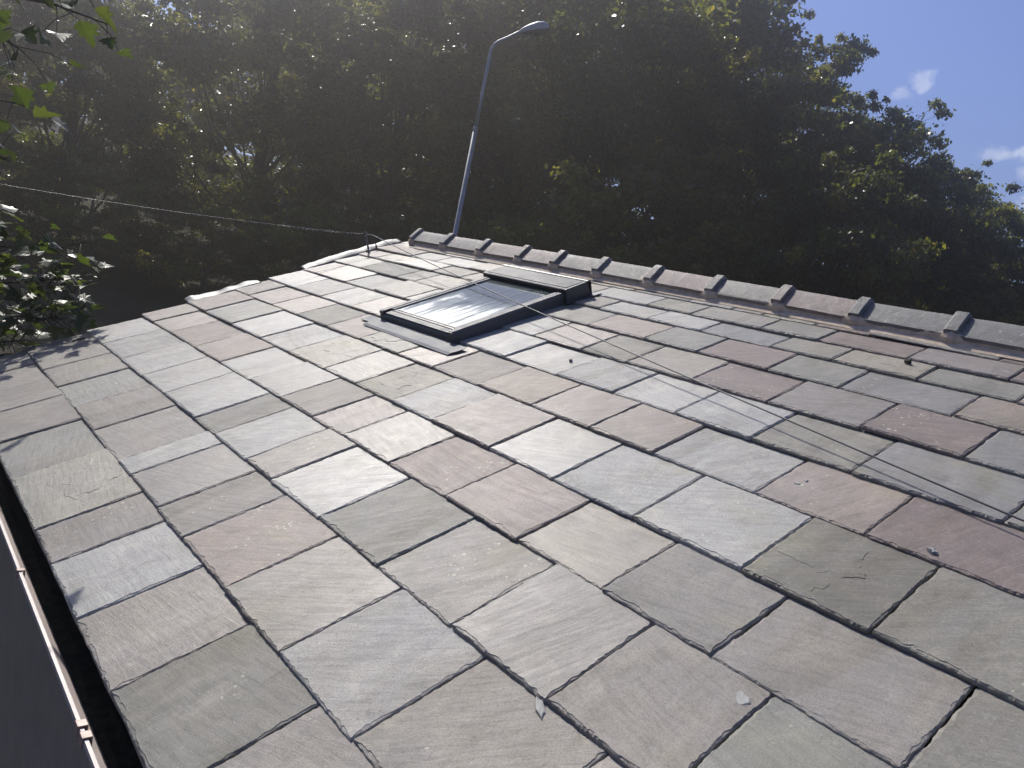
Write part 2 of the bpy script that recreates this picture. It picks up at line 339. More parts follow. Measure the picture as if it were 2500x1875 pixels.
def slate_bm(w, g, t, seed, code, over=.09, step=.011):
    """one slate: flat cleft face, dressed (chipped) margins, in its own frame a (0..w), b (0..g+over), c (0..t)"""
    Lg = g + over; bm = bmesh.new(); uvl = bm.loops.layers.uv.new('place')
    rc = .004 + .009*abs(n1(1.7, seed))
    # boundary samples of a rounded rectangle, walking near side up, over the head, far side down, tail back
    pts = []
    def arc(cx, cy, a0, r):
        for i in range(4): a = a0 + i*math.pi/6; pts.append((cx+r*math.cos(a), cy+r*math.sin(a), math.cos(a), math.sin(a)))
    def edge(x0, y0, x1, y1, nx, ny, st=step):
        n = max(2, int(math.hypot(x1-x0, y1-y0)/st))
        for i in range(1, n): pts.append((x0+(x1-x0)*i/n, y0+(y1-y0)*i/n, nx, ny))
    arc(rc, rc, math.pi, rc)                       # tail/near corner
    edge(rc, 0, w-rc, 0, 0, -1)
    arc(w-rc, rc, 1.5*math.pi, rc)
    edge(w, rc, w, Lg-.004, 1, 0)
    arc(w-.004, Lg-.004, 0, .004)
    edge(w-.004, Lg, .004, Lg, 0, 1, .05)
    arc(.004, Lg-.004, .5*math.pi, .004)
    edge(0, Lg-.004, 0, rc, -1, 0)
    dims = (w, Lg)
    n = len(pts); rings = [[] for _ in range(6)]; s = 0.0
    fl = .35 + .65*abs(n1(9.1, seed))
    for i, (x, y, nx, ny) in enumerate(pts):
        s += math.hypot(x-pts[i-1][0], y-pts[i-1][1]) if i else 0
        tail = 1.0 if ny < -.3 else .75
        j = .0018*n1(s*90, seed) + .003*n1(s*24, seed+.3)
        jag = abs(n1(s*55, seed+.5)); wide = max(0., n1(s*9, seed+.7)+.02)
        jag = max(jag, 1.3*max(0, n1(s*170, seed+6)))
        corner = min(x, w-x) if abs(ny) > abs(nx) else min(y, Lg-y)
        cap = max(rc*.75, .42*corner)
        d1 = (.0008 + .0030*jag)*tail
        d2 = d1 + (.0012 + .0060*abs(n1(s*70, seed+1.1)))*tail
        d3 = d2 + .0010 + (.010*max(0, n1(s*38, seed+1.9)) + .036*wide*fl*(.5+.5*abs(n1(s*60, seed+2.3))))*tail
        d4 = d3 + .0012
        ins = [min(cap, q_) for q_ in (j+.0006, j+d1*.6, j+d1, j+d2, j+d3, j+d4)]
        zz = [0, t*.35, t*(.62+.12*n1(s*80, seed+3)), t*(.80+.08*n1(s*50, seed+4)), t*(.88+.04*n1(s*30, seed+5)), t]
        for q in range(6): rings[q].append(bm.verts.new((x-nx*ins[q], y-ny*ins[q], zz[q])))
    for q in range(5):
        for i in range(n):
            k = (i+1) % n; bm.faces.new((rings[q][i], rings[q][k], rings[q+1][k], rings[q+1][i]))
    bm.faces.new(rings[5]); bm.faces.new(rings[0][::-1])
    if code in 'DY' or False:   # flaking: thin raised leaves of stone still clinging to the face
        for q in range(3 if code == 'D' else 2 if code == 'Y' else 1):
            cx, cy = w*(.3+.4*rngs.random()), g*(.25+.5*rngs.random()); ra, rb = w*(.20+.18*rngs.random()), g*(.18+.2*rngs.random()); K = 64; z0 = t-.0004; lay = .0014+.0012*rngs.random()
            A, B2, C2 = [], [], []
            for i in range(K):
                a = i*2*math.pi/K; rr = 1+.55*noise.noise(Vector((math.cos(a)*1.1, math.sin(a)*1.1, seed*9+q*3))) + .22*noise.noise(Vector((math.cos(a)*5, math.sin(a)*5, seed*9+q*3)))
                x, y = cx+ra*rr*math.cos(a), cy+rb*rr*math.sin(a); x, y = min(w-.012, max(.012, x)), min(g+.02, max(.014, y))
                A.append(bm.verts.new((x, y, z0))); f2 = .985; B2.append(bm.verts.new((cx+(x-cx)*f2, cy+(y-cy)*f2, z0+lay*(.9 if i % 16 < 9 else .25))))
                C2.append(bm.verts.new((cx+(x-cx)*.8, cy+(y-cy)*.8, z0+lay*.75)))
            for i in range(K):
                k = (i+1) % K; bm.faces.new((A[i], A[k], B2[k], B2[i])); bm.faces.new((B2[i], B2[k], C2[k], C2[i]))
            bm.faces.new(C2)
    for f in bm.faces:
        for l in f.loops: l[uvl].uv = (l.vert.co.x + w*0, l.vert.co.y)
    return bm
def slate_mesh(w, g, t, seed, code, M, step=.011):
    bm = slate_bm(w, g, t, seed, code, step=step)
    me = bpy.data.meshes.new("slate"); bm.to_mesh(me); bm.free(); me.transform(M)
    base = TONE[code]; lm = sum(base)/3; base = [1.14*(lm + .44*(x-lm))*q_ for x, q_ in zip(base, (1.045, 1.0, .94))]; v = 1 + .10*n1(2.2, seed); wv = .03*n1(5.5, seed)
    c = (base[0]*v*(1+wv), base[1]*v, base[2]*v*(1-wv), (seed*7.77) % 1.0)
    at = me.color_attributes.new("tone", 'FLOAT_COLOR', 'POINT')
    at.data.foreach_set('color', np.tile(np.array(c, dtype=np.float32), len(me.vertices)))
    return me
def project(w):
    d = w - CAMP; z = -d.dot(_b)
    if z < .05: return None
    return 1250 + 1913*d.dot(_r)/z, 937.5 - 1913*d.dot(_u)/z, z
slates = []
for k, (c0, txt) in enumerate(COURSES):
    js = [(far_u(VK[k]), c0)] + [(float(x[:-1]), x[-1]) for x in txt.split()]
    while js[-1][0] - .31 > U_NEAR: js.append((js[-1][0] - rngs.uniform(.26, .32), rngs.choice('NNPGWBLM')))
    js.append((U_NEAR, 'N'))
    g = (VK[k+1]-VK[k])*S
    for i in range(len(js)-1):
        u1, code = js[i]; u0 = js[i+1][0]; seed = 1 + len(slates)*.137
        skew = 0
        w = (u1-u0)*S - .0012 - .0022*rngs.random(); t = .0095 + .0050*rngs.random()
        if k == 11: t *= .8
        du, dvv = .0010+.001*rngs.random(), .005*(rngs.random()-.5)
        lift = .012/g; gap = .0005 + .002*rngs.random()**3
        tilt = -math.atan(lift) + R(.42)*rngs.gauss(0, 1)*.7; roll = R(.36)*rngs.gauss(0, 1)*.85; yaw = R(.22)*rngs.gauss(0, 1)
        h0 = -.004 + gap + .25*abs(roll)
        M = ROOF @ Matrix.Translation((u0*S+du, VK[k]*S+dvv, h0)) @ Matrix.Rotation(yaw, 4, 'Z') @ Matrix.Rotation(tilt, 4, 'X') @ Matrix.Rotation(roll, 4, 'Y')
        cs = [project(rp(a, b_, .02)) for a, b_ in ((u0*S, VK[k]*S), (u1*S, VK[k]*S), (u1*S, VK[k+1]*S), (u0*S, VK[k+1]*S))]
        area = 0
        if all(cs):
            q = [(min(2500, max(0, c[0])), min(1875, max(0, c[1]))) for c in cs]
            area = abs(sum(q[a][0]*q[(a+1) % 4][1]-q[(a+1) % 4][0]*q[a][1] for a in range(4)))/2
        slates.append((area, (w, g, t, seed, code, M), (u0*S, VK[k]*S)))
order = sorted(range(len(slates)), key=lambda i: -slates[i][0])
rest = []
for rank, i in enumerate(order):
    me = slate_mesh(*slates[i][1], step=.0055 if rank < 70 else .010)
    if rank < 100:
        o = put("slate", me, M_SLATE, roof, origin=rp(slates[i][2][0], slates[i][2][1], 0)); o['group'] = "slates of the roof"
        if slates[i][1][4] == 'D': o['label'] = "olive stained slate with flaking surface layers"
        if slates[i][1][4] == 'M': o['label'] = "dark maroon slate"
    else: rest.append(me)
V, F, T, UV = [], [], [], []
for me in rest:
    off = len(V); V += [v.co.copy() for v in me.vertices]; F += [tuple(i+off for i in p.vertices) for p in me.polygons]
    a = np.empty(len(me.vertices)*4, dtype=np.float32); me.color_attributes['tone'].data.foreach_get('color', a); T.append(a)
    a = np.empty(len(me.loops)*2, dtype=np.float32); me.uv_layers['place'].data.foreach_get('uv', a); UV.append(a)
    bpy.data.meshes.remove(me)
me = mesh_from("far_slates", V, F)
at = me.color_attributes.new("tone", 'FLOAT_COLOR', 'POINT'); at.data.foreach_set('color', np.concatenate(T))
ul = me.uv_layers.new(name='place'); ul.data.foreach_set('uv', np.concatenate(UV))
o = put("slate_courses", me, M_SLATE, roof); o['kind'] = "stuff"

# ------------------------------------------------------------------ ridge
RU = [4.395, 4.038, 3.664, 3.310, 3.022, 2.709, 2.372, 2.031, 1.706, 1.387, 1.051]
RU = [u*.963 for u in RU]
while RU[-1] > U_NEAR: RU.append(RU[-1]-.325)
RL, RH, AV, AH = 2.487, .036, 2.572, .074       # lower edge and apex of a tile wing (units)
axx = rp(0, AV*S, AH*S).x
def wing(n=6, off=0.0):
    out = []
    for i in range(n+1):
        t_ = i/n; bow = .002*math.sin(math.pi*t_)
        w = rp(0, (RL+(AV-RL)*t_)*S, (RH+(AH-RH)*t_)*S + bow + off); out.append((w.x, w.z))
    x, z = out[-1]; out[-1] = (x, z-.004)
    return out + [(2*axx-x, z) for x, z in out[-2::-1]]
ridge = put("ridge", None if False else bmesh_to("ridge_bed", (lambda b: (add_prism(b, [(axx-.10, rp(0, AV*S, AH*S).z-.14), (axx, rp(0, AV*S, AH*S).z-.04), (axx+.10, rp(0, AV*S, AH*S).z-.14)], (U_NEAR+.1)*S, (RU[0]-.05)*S, lambda a, p: Vector((p[0], a, p[1]))), b)[1])(bmesh.new())), M_MORTAR, house)
kinds = ['grey', 'grey', 'pink', 'pink', 'grey', 'grey', 'pink', 'grey', 'pink', 'slate', 'slate', 'grey', 'slate', 'grey', 'pink', 'grey']
for i in range(len(RU)-1):
    ua, ub = RU[i]*S, RU[i+1]*S; bm = bmesh.new(); dz = .004*n1(i*1.7, 3)
    o_, i_ = wing(off=dz), wing(off=dz-.016); sh, tw = .006*n1(i*3.1, 5), .008*n1(i*2.9, 6)
    NS = 14
    def ringp(u, prof): return [bm.verts.new((x + sh, u, z + tw*((u-ub)/(ua-ub)-.5) + .0015*noise.noise(Vector((x*9, u*9, i))))) for x, z in prof]
    us = [ua - (ua-ub)*q/NS + (.002 if q == 0 else -.002 if q == NS else 0)*-1 for q in range(NS+1)]
    RO = [ringp(u, o_) for u in us]; RI = [ringp(u, i_) for u in us]
    for q in range(NS):
        for a in range(len(o_)-1):
            bm.faces.new((RO[q][a], RO[q][a+1], RO[q+1][a+1], RO[q+1][a])); bm.faces.new((RI[q][a+1], RI[q][a], RI[q+1][a], RI[q+1][a+1]))
        for a in (0, len(o_)-1): bm.faces.new((RO[q][a], RI[q][a], RI[q+1][a], RO[q+1][a]))
    for q in (0, NS):
        for a in range(len(o_)-1): bm.faces.new((RO[q][a], RO[q][a+1], RI[q][a+1], RI[q][a]))
    me = bmesh_to("ridge_tile", bm)
    o = put("ridge_tile", me, M_RIDGE[kinds[i % 16]], ridge, origin=Vector((axx, ua, o_[6][1])), smooth=True); o['group'] = "clay ridge tiles"
    me.set_sharp_from_angle(angle=R(35))
    # raised roll over the joint
    bm = bmesh.new(); prf_o, prf_i = wing(off=dz+.022), wing(off=dz-.004); wd = .028 + .004*n1(i*2.3, 8)
    sec = [(-wd, 0), (-wd, .80), (-wd*.8, 1.0), (wd*.75, 1.0), (wd, .82), (wd, 0)]
    cols_ = []
    for a in range(len(prf_o)):
        e = -.006 if a in (0, len(prf_o)-1) else 0
        cols_.append([bm.verts.new((prf_i[a][0]+(prf_o[a][0]-prf_i[a][0])*h, ua + x + .002*noise.noise(Vector((a*.8, x*40, i))), prf_i[a][1]+(prf_o[a][1]-prf_i[a][1])*h + .0018*noise.noise(Vector((a*.9, x*60, i+7))))) for x, h in sec])
    for a in range(len(cols_)-1):
        for q in range(len(sec)): bm.faces.new((cols_[a][q], cols_[a][(q+1) % 6], cols_[a+1][(q+1) % 6], cols_[a+1][q]))
    bm.faces.new(cols_[0]); bm.faces.new(cols_[-1][::-1])
    r = put("ridge_roll", bmesh_to("ridge_roll", bm), M_RIDGE['slate' if i in (9, 10) else 'grey' if i not in (8,) else 'pink'], ridge); r['group'] = "rolls over the ridge joints"
# mortar fillet under the wing
bm = bmesh.new(); prev = None
uu = RU[0]*S + .02
while uu > U_NEAR*S:
    near = min(abs(uu-u*S) for u in RU); lump = max(0, 1-near/.06)
    j = .006*noise.noise(Vector((uu*7, 1, 0))) + .004*noise.noise(Vector((uu*25, 2, 0)))
    prof = []
    for q in range(7):
        t_ = q/6
        v = (2.500*S - .012) + (RL*S+.004 - 2.500*S + .012)*t_**1.5 - .012*(1-t_)**2 + (j if q < 2 else j*.4) - .030*lump*(math.sin(t_*math.pi)*.8 if q else .35)
        h = .006 + (RH*S - .004 + .014*lump)*t_ + .0025*noise.noise(Vector((uu*40, q, 4)))
        prof.append(bm.verts.new(rp(uu, v, h)))
    prof.append(bm.verts.new(rp(uu, (RL+.05)*S, .0)))
    if prev:
        for q in range(7): bm.faces.new((prev[q], prev[q+1], prof[q+1], prof[q]))
    else: bm.faces.new(prof)
    prev = prof; uu -= .018
put("mortar_bed", bmesh_to("mortar_bed", bm), M_MORTAR, ridge, smooth=True)

# ------------------------------------------------------------------ lead at the far verge
def lead_strip(name, v0, v1, amp, hgt, seed, curl):
    bm = bmesh.new(); n = 60; rows = []
    for i in range(n+1):
        v = v0 + (v1-v0)*i/n; u = far_u(v); row = []
        e = min(1, i/5, (n-i)/4)
        for q in range(7):
            t_ = q/6
            wv = amp*(noise.noise(Vector((v*5, seed, 0)))*1.0 + .6*noise.noise(Vector((v*14, seed, t_))))
            h = .006 + (hgt + wv)*(math.sin(t_*1.9)/math.sin(1.57))*(.55+.45*e)
            uo = (-.055 + .115*t_) + .4*wv*t_
            row.append(rp(u*S+uo, v*S, h - (.035*curl*(t_-.7)*3 if t_ > .7 else 0)))
        rows.append(row)
    up = [[bm.verts.new(p) for p in r] for r in rows]; dn = [[bm.verts.new(p - Vector((0, 0, .003))) for p in r] for r in rows]
    for i in range(n):
        for q in range(6):
            bm.faces.new((up[i][q], up[i][q+1], up[i+1][q+1], up[i+1][q])); bm.faces.new((dn[i][q+1], dn[i][q], dn[i+1][q], dn[i+1][q+1]))
        for q in (0, 6): bm.faces.new((up[i][q], dn[i][q], dn[i+1][q], up[i+1][q]))
    for i in (0, n):
        for q in range(6): bm.faces.new((up[i][q], up[i][q+1], dn[i][q+1], dn[i][q]))
    return put(name, bmesh_to(name, bm), M_LEAD, house, smooth=True)
lead_strip("verge_flashing", 1.80, 2.50, .020, .035, 1.0, 1)
lead_strip("verge_flashing", 1.10, 1.52, .022, .018, 4.0, 1)

# ------------------------------------------------------------------ roof window
rw_org = rp(2.75*S, 1.92*S, 0)
def rbox(bm, u0, u1, v0, v1, h0, h1, bev=.003): add_box(bm, (u0*S, v0*S, h0*S), (u1*S, v1*S, h1*S), ROOF, bev)
bm = bmesh.new()
def side_prof(u_out, sgn):     # a rail: sloped outer skirt, lip and flat top, as (u, h)
    return [(u_out, -.015), (u_out-.004*sgn*-1, .0), (u_out+.006*sgn, .036), (u_out+.001*sgn, .037), (u_out+.003*sgn, .0475), (u_out+.008*sgn, .050), (u_out+.030*sgn, .050), (u_out+.030*sgn, -.015)]
W0, W1, WV0, WV1 = 2.443, 3.010, 1.545, 2.300
for uo, sg in ((W0, 1), (W1, -1)):
    add_prism(bm, [(a*S, b_*S) for a, b_ in side_prof(uo, sg)], (WV0+.006)*S, (WV1-.01)*S, lambda a, p: rp(p[0], a, p[1]))
add_prism(bm, [(a*S, b_*S) for a, b_ in [(WV0, -.015), (WV0+.003, 0), (WV0+.006, .030), (WV0+.012, .0365), (WV0+.046, .041), (WV0+.046, -.015)]], (W0+.004)*S, (W1-.004)*S, lambda a, p: rp(a, p[0], p[1]))
win = put("roof_window", bmesh_to("roof_window_frame", bm), M_CLAD, house, origin=rw_org)
for nm, mt, bx in (("cover_strip", M_CLADLITE, (W0+.008, W0+.036, WV0+.010, 2.150, .0502, .0525, .0015)), ("cover_strip", M_CLADLITE, (W1-.036, W1-.008, WV0+.010, 2.150, .0502, .0525, .0015)),
                  ("cover_strip", M_CLADLITE, (W0+.045, W1-.045, WV0+.012, WV0+.044, .0415, .0432, .001)),
                  ("sash_bead", M_APRON, (W0+.039, W0+.054, WV0+.050, 2.150, .020, .0505, .002)), ("sash_bead", M_APRON, (W1-.054, W1-.039, WV0+.050, 2.150, .020, .0505, .002))):
    bm = bmesh.new(); rbox(bm, *bx); put(nm, bmesh_to(nm, bm), mt, win)
bm = bmesh.new(); rbox(bm, W0+.030, W1-.030, WV0+.046, WV0+.056, .02, .0455, .002); rbox(bm, W0+.054, W1-.054, WV0+.060, WV0+.066, .02, .0465, .001)
rbox(bm, W0+.036, W0+.039, WV0+.050, 2.15, .01, .048, 0); rbox(bm, W1-.039, W1-.036, WV0+.050, 2.15, .01, .048, 0)
put("gasket", bmesh_to("gasket", bm), M_RUBBER, win)
def mat_glass():
    m, t, b = newmat("dusty_glass"); k = NT(t)
    g_ = k.n('ShaderNodeNewGeometry'); P = k.mapping(g_.outputs['Position'], scale=(1, 1, 1))
    # streaks run down the slope
    q = k.n('ShaderNodeVectorRotate', rotation_type='Y_AXIS'); k.l(P, q.inputs['Vector']); q.inputs['Angle'].default_value = PITCH
    st = k.noise(k.mapping(q.outputs[0], scale=(.45, 5, 1)), 5.5, 6, .65, .4); cl = k.noise(k.mapping(P, loc=(.35, .1, 0)), 2.6, 4, .55, .6)
    sz_ = k.n('ShaderNodeSeparateXYZ'); k.l(P, sz_.inputs[0])
    foot_glare = k.rng(k.math('ADD', sz_.outputs[2], k.math('MULTIPLY', k.math('SUBTRACT', cl, .5), .35)), rp(0, 1.76*S, 0).z, rp(0, 2.14*S, 0).z, 1.0, .10)      # paler towards the foot: dust plus the bright reflection painted into the colour
    dust_glare = k.math('MULTIPLY', k.rng(st, .25, .68, .12, 1), foot_glare)
    k.l(k.mix(dust_glare, (.045, .055, .055), (.42, .50, .50)), b.inputs['Base Color'])
    k.l(k.rng(dust_glare, 0, 1, .08, .55), b.inputs['Roughness']); b.inputs['Specular IOR Level'].default_value = .3
    return m
bm = bmesh.new(); rbox(bm, W0+.054, W1-.054, WV0+.056, 2.20, .030, .044, 0)
put("glass_pane", bmesh_to("glass_pane", bm), mat_glass(), win)
bm = bmesh.new()               # top hood: a raised box with overhanging front
add_prism(bm, [(a*S, b_*S) for a, b_ in [(2.146, .0527), (2.143, .0665), (2.148, .0695), (2.278, .0715), (2.284, .069), (2.284, .0), (2.17, .0), (2.17, .0527)]], (W0-.010)*S, (W1+.010)*S, lambda a, p: rp(a, p[0], p[1]))
add_prism(bm, [(a*S, b_*S) for a, b_ in [(2.268, .0712), (2.268, .0745), (2.278, .0755), (2.288, .0735), (2.2865, .0)]], (W0-.012)*S, (W1+.012)*S, lambda a, p: rp(a, p[0], p[1]))
rbox(bm, W0-.012, W0-.004, 2.142, 2.292, -.01, .0685, .002); rbox(bm, W1+.004, W1+.012, 2.142, 2.292, -.01, .0685, .002)
hood = put("top_hood", bmesh_to("top_hood", bm), M_CLAD, win)
bm = bmesh.new(); rbox(bm, W0+.002, W1-.002, 2.156, 2.262, .0705, .0728, .001)
put("hood_cover", bmesh_to("hood_cover", bm), M_CLADLITE, win)
bm = bmesh.new()               # flashing apron over the slates below, dressed to them
nu, nv = 30, 6; grid = {}
for i in range(nu+1):
    for j in range(nv+1):
        u = 2.35 + (3.015-2.35)*i/nu; v = 1.463 + (1.548-1.463)*j/nv
        if i < 2 and j < 3: u += .012*(3-j)/3
        h = .0165 + .003*noise.noise(Vector((u*6, v*9, 1))) - (.006 if j == 0 else 0)
        grid[i, j] = rp(u*S, v*S, h)
up = {k_: bm.verts.new(p) for k_, p in grid.items()}; dn = {k_: bm.verts.new(p-Vector((0, 0, .002))) for k_, p in grid.items()}
for i in range(nu):
    for j in range(nv):
        bm.faces.new((up[i, j], up[i+1, j], up[i+1, j+1], up[i, j+1])); bm.faces.new((dn[i, j+1], dn[i+1, j+1], dn[i+1, j], dn[i, j]))
for i in range(nu):
    for j in (0, nv): bm.faces.new((up[i, j], up[i+1, j], dn[i+1, j], dn[i, j]))
for j in range(nv):
    for i in (0, nu): bm.faces.new((up[i, j], up[i, j+1], dn[i, j+1], dn[i, j]))
rbox(bm, 3.012, 3.10, 1.500, 1.556, .0065, .0085, 0)        # soaker tongue at the far corner
put("flashing_apron", bmesh_to("flashing_apron", bm), M_APRON, win)
bm = bmesh.new()               # side soakers showing as a dark upstand with a wing at the head
A = [rp(W0*S-.002, 2.13*S, .008), rp(W0*S-.002, 2.305*S, .012), rp((W0-.045)*S, 2.325*S, .013), rp((W0-.02)*S, 2.13*S, .010)]
f1 = [bm.verts.new(p) for p in A]; f2 = [bm.verts.new(p+Vector((0, 0, .002))) for p in A]
bm.faces.new(f1[::-1]); bm.faces.new(f2)
for i in range(4): bm.faces.new((f1[i], f1[(i+1) % 4], f2[(i+1) % 4], f2[i]))
put("side_flashing", bmesh_to("side_flashing", bm), M_CLAD, win)

# ------------------------------------------------------------------ gutter
LIPX, LIPZ = -.008, -.058
bm = bmesh.new()
prof = [(LIPX+.003, LIPZ+.005), (LIPX-.006, LIPZ+.005), (LIPX-.007, LIPZ-.007), (LIPX+.034, LIPZ-.060), (LIPX+.112, LIPZ-.062), (LIPX+.122, LIPZ-.01), (LIPX+.118, LIPZ-.01), (LIPX+.109, LIPZ-.057), (LIPX+.046, LIPZ-.055), (LIPX+.030, LIPZ-.030), (LIPX+.006, LIPZ-.005)]
add_prism(bm, prof, U_NEAR*S-.05, 4.3*S, lambda a, p: Vector((p[0], a, p[1])))
gut = put("gutter", bmesh_to("gutter", bm), M_GUTTER, house)
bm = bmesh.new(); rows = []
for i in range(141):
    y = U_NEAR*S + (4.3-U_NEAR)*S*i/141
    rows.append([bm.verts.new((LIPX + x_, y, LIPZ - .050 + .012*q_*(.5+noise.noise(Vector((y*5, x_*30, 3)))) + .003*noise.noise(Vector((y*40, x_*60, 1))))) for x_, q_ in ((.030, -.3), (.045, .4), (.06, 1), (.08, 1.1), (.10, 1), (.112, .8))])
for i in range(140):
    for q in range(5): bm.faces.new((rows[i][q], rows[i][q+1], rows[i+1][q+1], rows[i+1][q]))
put("shade_fill", bmesh_to("gutter_shade_fill", bm), mat_simple("gutter_shade_fill", (.030, .030, .022), .95, .4, 30, .004, spec=.1), gut)  # near-black sheet: shade of the gutter channel put in as dark colour
for px, py, big in ((212, 1771, 1), (228, 1798, 1), (63, 1396, 0)):
    d = ray(px, py); t_ = (LIPZ - CAMP.z)/d.z; y = (CAMP + d*t_).y; bm = bmesh.new(); hw = .014 if big else .008
    add_box(bm, (LIPX-.011, y-hw, LIPZ-.018), (LIPX-.0062, y+hw, LIPZ+.010), None, .0015)
    add_box(bm, (LIPX-.011, y-hw, LIPZ+.0065), (LIPX+.013, y+hw, LIPZ+.0105), None, .0015)
    add_box(bm, (LIPX+.0085, y-hw, LIPZ-.016), (LIPX+.013, y+hw, LIPZ+.010), None, .0015)
    c_ = put("gutter_clip", bmesh_to("gutter_clip", bm), M_CLIP, gut); c_['group'] = "clips on the gutter lip"

# ------------------------------------------------------------------ eye bolt and stay wire
bu, bv = roof_hit(900, 611.5, .02); bolt_h = .1165*S
top = rp(bu, bv, bolt_h)
bm = bmesh.new()
add_tube(bm, [rp(bu, bv, -.02), rp(bu, bv, bolt_h*.55), rp(bu, bv, bolt_h-.012)], [.009, .0075, .007], 10)
eye = [top + (ROOF.to_3x3() @ Vector((0, math.cos(a), math.sin(a))))*.013 for a in [i*2*math.pi/16 for i in range(17)]]
add_tube(bm, eye, .0045, 8)
add_box(bm, (bu-.018, bv-.014, .012), (bu+.018, bv+.014, .030), ROOF, .004)
put("eye_bolt", bmesh_to("eye_bolt", bm), M_IRON, house, smooth=False)
pu, pv = roof_hit(913, 604, .03)
bm = bmesh.new(); add_prism(bm, [(-.012, 0), (.014, 0), (.003, .055)], -.003, .003, lambda a, p: rp(pu+p[0]*.4+a, pv+.02+p[0], .015+p[1]))
put("slate_clip", bmesh_to("slate_clip", bm), M_LEAD, house)
bm = bmesh.new()
WT = [(4.399, .1165), (3.594, .0835), (3.107, .066), (2.268, .052), (1.757, .0430), (1.13, .0345), (.46, .0305), (-.55, .028), (-1.4, .027)]
pf = np.polyfit([a for a, _ in WT], [b_ for _, b_ in WT], 4)
run = []
for i in range(49):           # span over the roof, from the eye towards the near verge
    u = 4.399 - .010 + (-1.35-4.389)*i/48
    run.append(rp(u*S, (2.133+.181*(u-3.594))*S, float(np.polyval(pf, u))*S))
run[0] = top + Vector((0, -.004, 0))
add_tube(bm, run, .0031, 8)
lend = rp(4.37*S, .46*S, .74*S); lrun = []
for i in range(41):           # span out to the left, past the gable
    t_ = i/20; p = top.lerp(lend, t_); p = p - Vector((0, 0, .10*t_*(1-t_)*(1 if t_ < 1 else .3))) ; lrun.append(p)
add_tube(bm, lrun, .0019, 8)
ax = (lrun[6]-lrun[0]).normalized(); o1 = ax.orthogonal().normalized(); o2 = ax.cross(o1)
for ph in (0, math.pi):       # the tail twisted back round the standing wire
    add_tube(bm, [lrun[0].lerp(lrun[6], q/110) + (o1*math.cos(q*.62+ph) + o2*math.sin(q*.62+ph))*.0042 - Vector((0, 0, .010*math.sin(math.pi*q/110))) for q in range(111)], .0019, 6)
hk = [top + ax*(.035*q/20) + o2*(.012*math.sin(q/20*math.pi*2)) + Vector((0, 0, .010*math.sin(q/20*math.pi))) for q in range(21)]
add_tube(bm, hk, .0019, 6)
tag(put("stay_wire", bmesh_to("stay_wire", bm), M_WIRE, None, origin=top, smooth=True), "thin steel wire tied to an eye bolt and stretched low over the slates", "wire")

# ------------------------------------------------------------------ loose bits on the slates
def chip(name, px, py, lx, ly, tz, rot, mat, label, cat, rise=.026, kind='flake'):
    u, v = roof_hit(px, py, rise-.020); rg = random.Random(int(px*7+py)); bm = bmesh.new(); K = 11
    P = []
    for i in range(K):
        a = i*2*math.pi/K; r = .72 + .5*rg.random()
        P.append((lx*r*math.cos(a), ly*r*math.sin(a)))
    if kind == 'twig':
        n_ = 9; pts = [((-lx + 2*lx*i/(n_-1)), ly*.8*math.sin(i*1.1), tz*.6 + .002*abs(i-4)/4) for i in range(n_)]
        add_tube(bm, pts, [tz*(.5+.08*i) for i in range(n_)], 6)
        add_tube(bm, [pts[5], (pts[5][0]+lx*.25, pts[5][1]+lx*.22, tz*1.6)], tz*.4, 5)
    else:
        lo = [bm.verts.new((x, y, 0)) for x, y in P]; hi = [bm.verts.new((x*.86+lx*.04, y*.86, tz*(.75+.5*rg.random()))) for x, y in P]
        for i in range(K): bm.faces.new((lo[i], lo[(i+1) % K], hi[(i+1) % K], hi[i]))
        c_ = bm.verts.new((0, 0, tz*1.05))
        for i in range(K): bm.faces.new((hi[i], hi[(i+1) % K], c_))
        bm.faces.new(lo[::-1])
    me = bmesh_to(name, bm); org = rp(u, v, rise-.020)
    me.transform(Matrix.Translation(org) @ ROOF @ Matrix.Rotation(R(rot), 4, 'Z') @ Matrix.Rotation(R(rg.uniform(-5, 5)), 4, 'X'))
    o = put(name, me, mat, None, origin=org); tag(o, label, cat, "loose chips and twigs lying on the slates"); return o
chip("slate_chip", 1318, 1727, .034, .012, .003, 28, M_CHIP, "long grey slate sliver at a tail corner near the bottom of the roof", "slate chip", .022)
chip("slate_chip", 1812, 1706, .022, .016, .0016, 40, M_CHIP, "pale angular slate flake on a big near slate, by its right edge", "slate chip", .024)
chip("slate_chip", 1317, 1542, .0085, .006, .005, 10, M_CHIPB, "small reddish brown chip alone in the middle of a large slate", "chip", .018)
chip("slate_chip", 2043, 1467, .008, .006, .007, 10, M_CHIPL, "cream pebble on the olive slate with flaking layers", "pebble", .018)
chip("twig", 1817, 1322, .020, .003, .003, 60, M_CHIPL, "pale stick lying uphill of the olive flaking slate", "twig", .018)
chip("slate_chip", 1947, 1181, .009, .007, .004, 0, M_CHIPL, "lowest but one of three pale crumbs on a pinkish slate under the wire", "slate chip", .020)
chip("slate_chip", 1968, 1174, .010, .006, .004, 50, M_CHIP, "grey crumb highest up of the three on a pinkish slate under the wire", "slate chip", .020)
chip("slate_chip", 1945, 1202, .008, .005, .003, 20, M_CHIP, "thin grey crumb lowest of the three on a pinkish slate under the wire", "slate chip", .020)
chip("pebble", 1393, 882, .009, .008, .010, 0, M_CHIP, "dark grey pebble on a pale slate below the roof window", "pebble", .020)
chip("twig", 2081, 1273, .016, .003, .003, 75, M_BARK, "short dark twig on a pinkish slate above the olive flaking slate", "twig", .018)
chip("twig", 770, 697, .028, .003, .003, 8, M_BARK, "dark straight twig on a whitish slate below the far verge", "twig", .020)
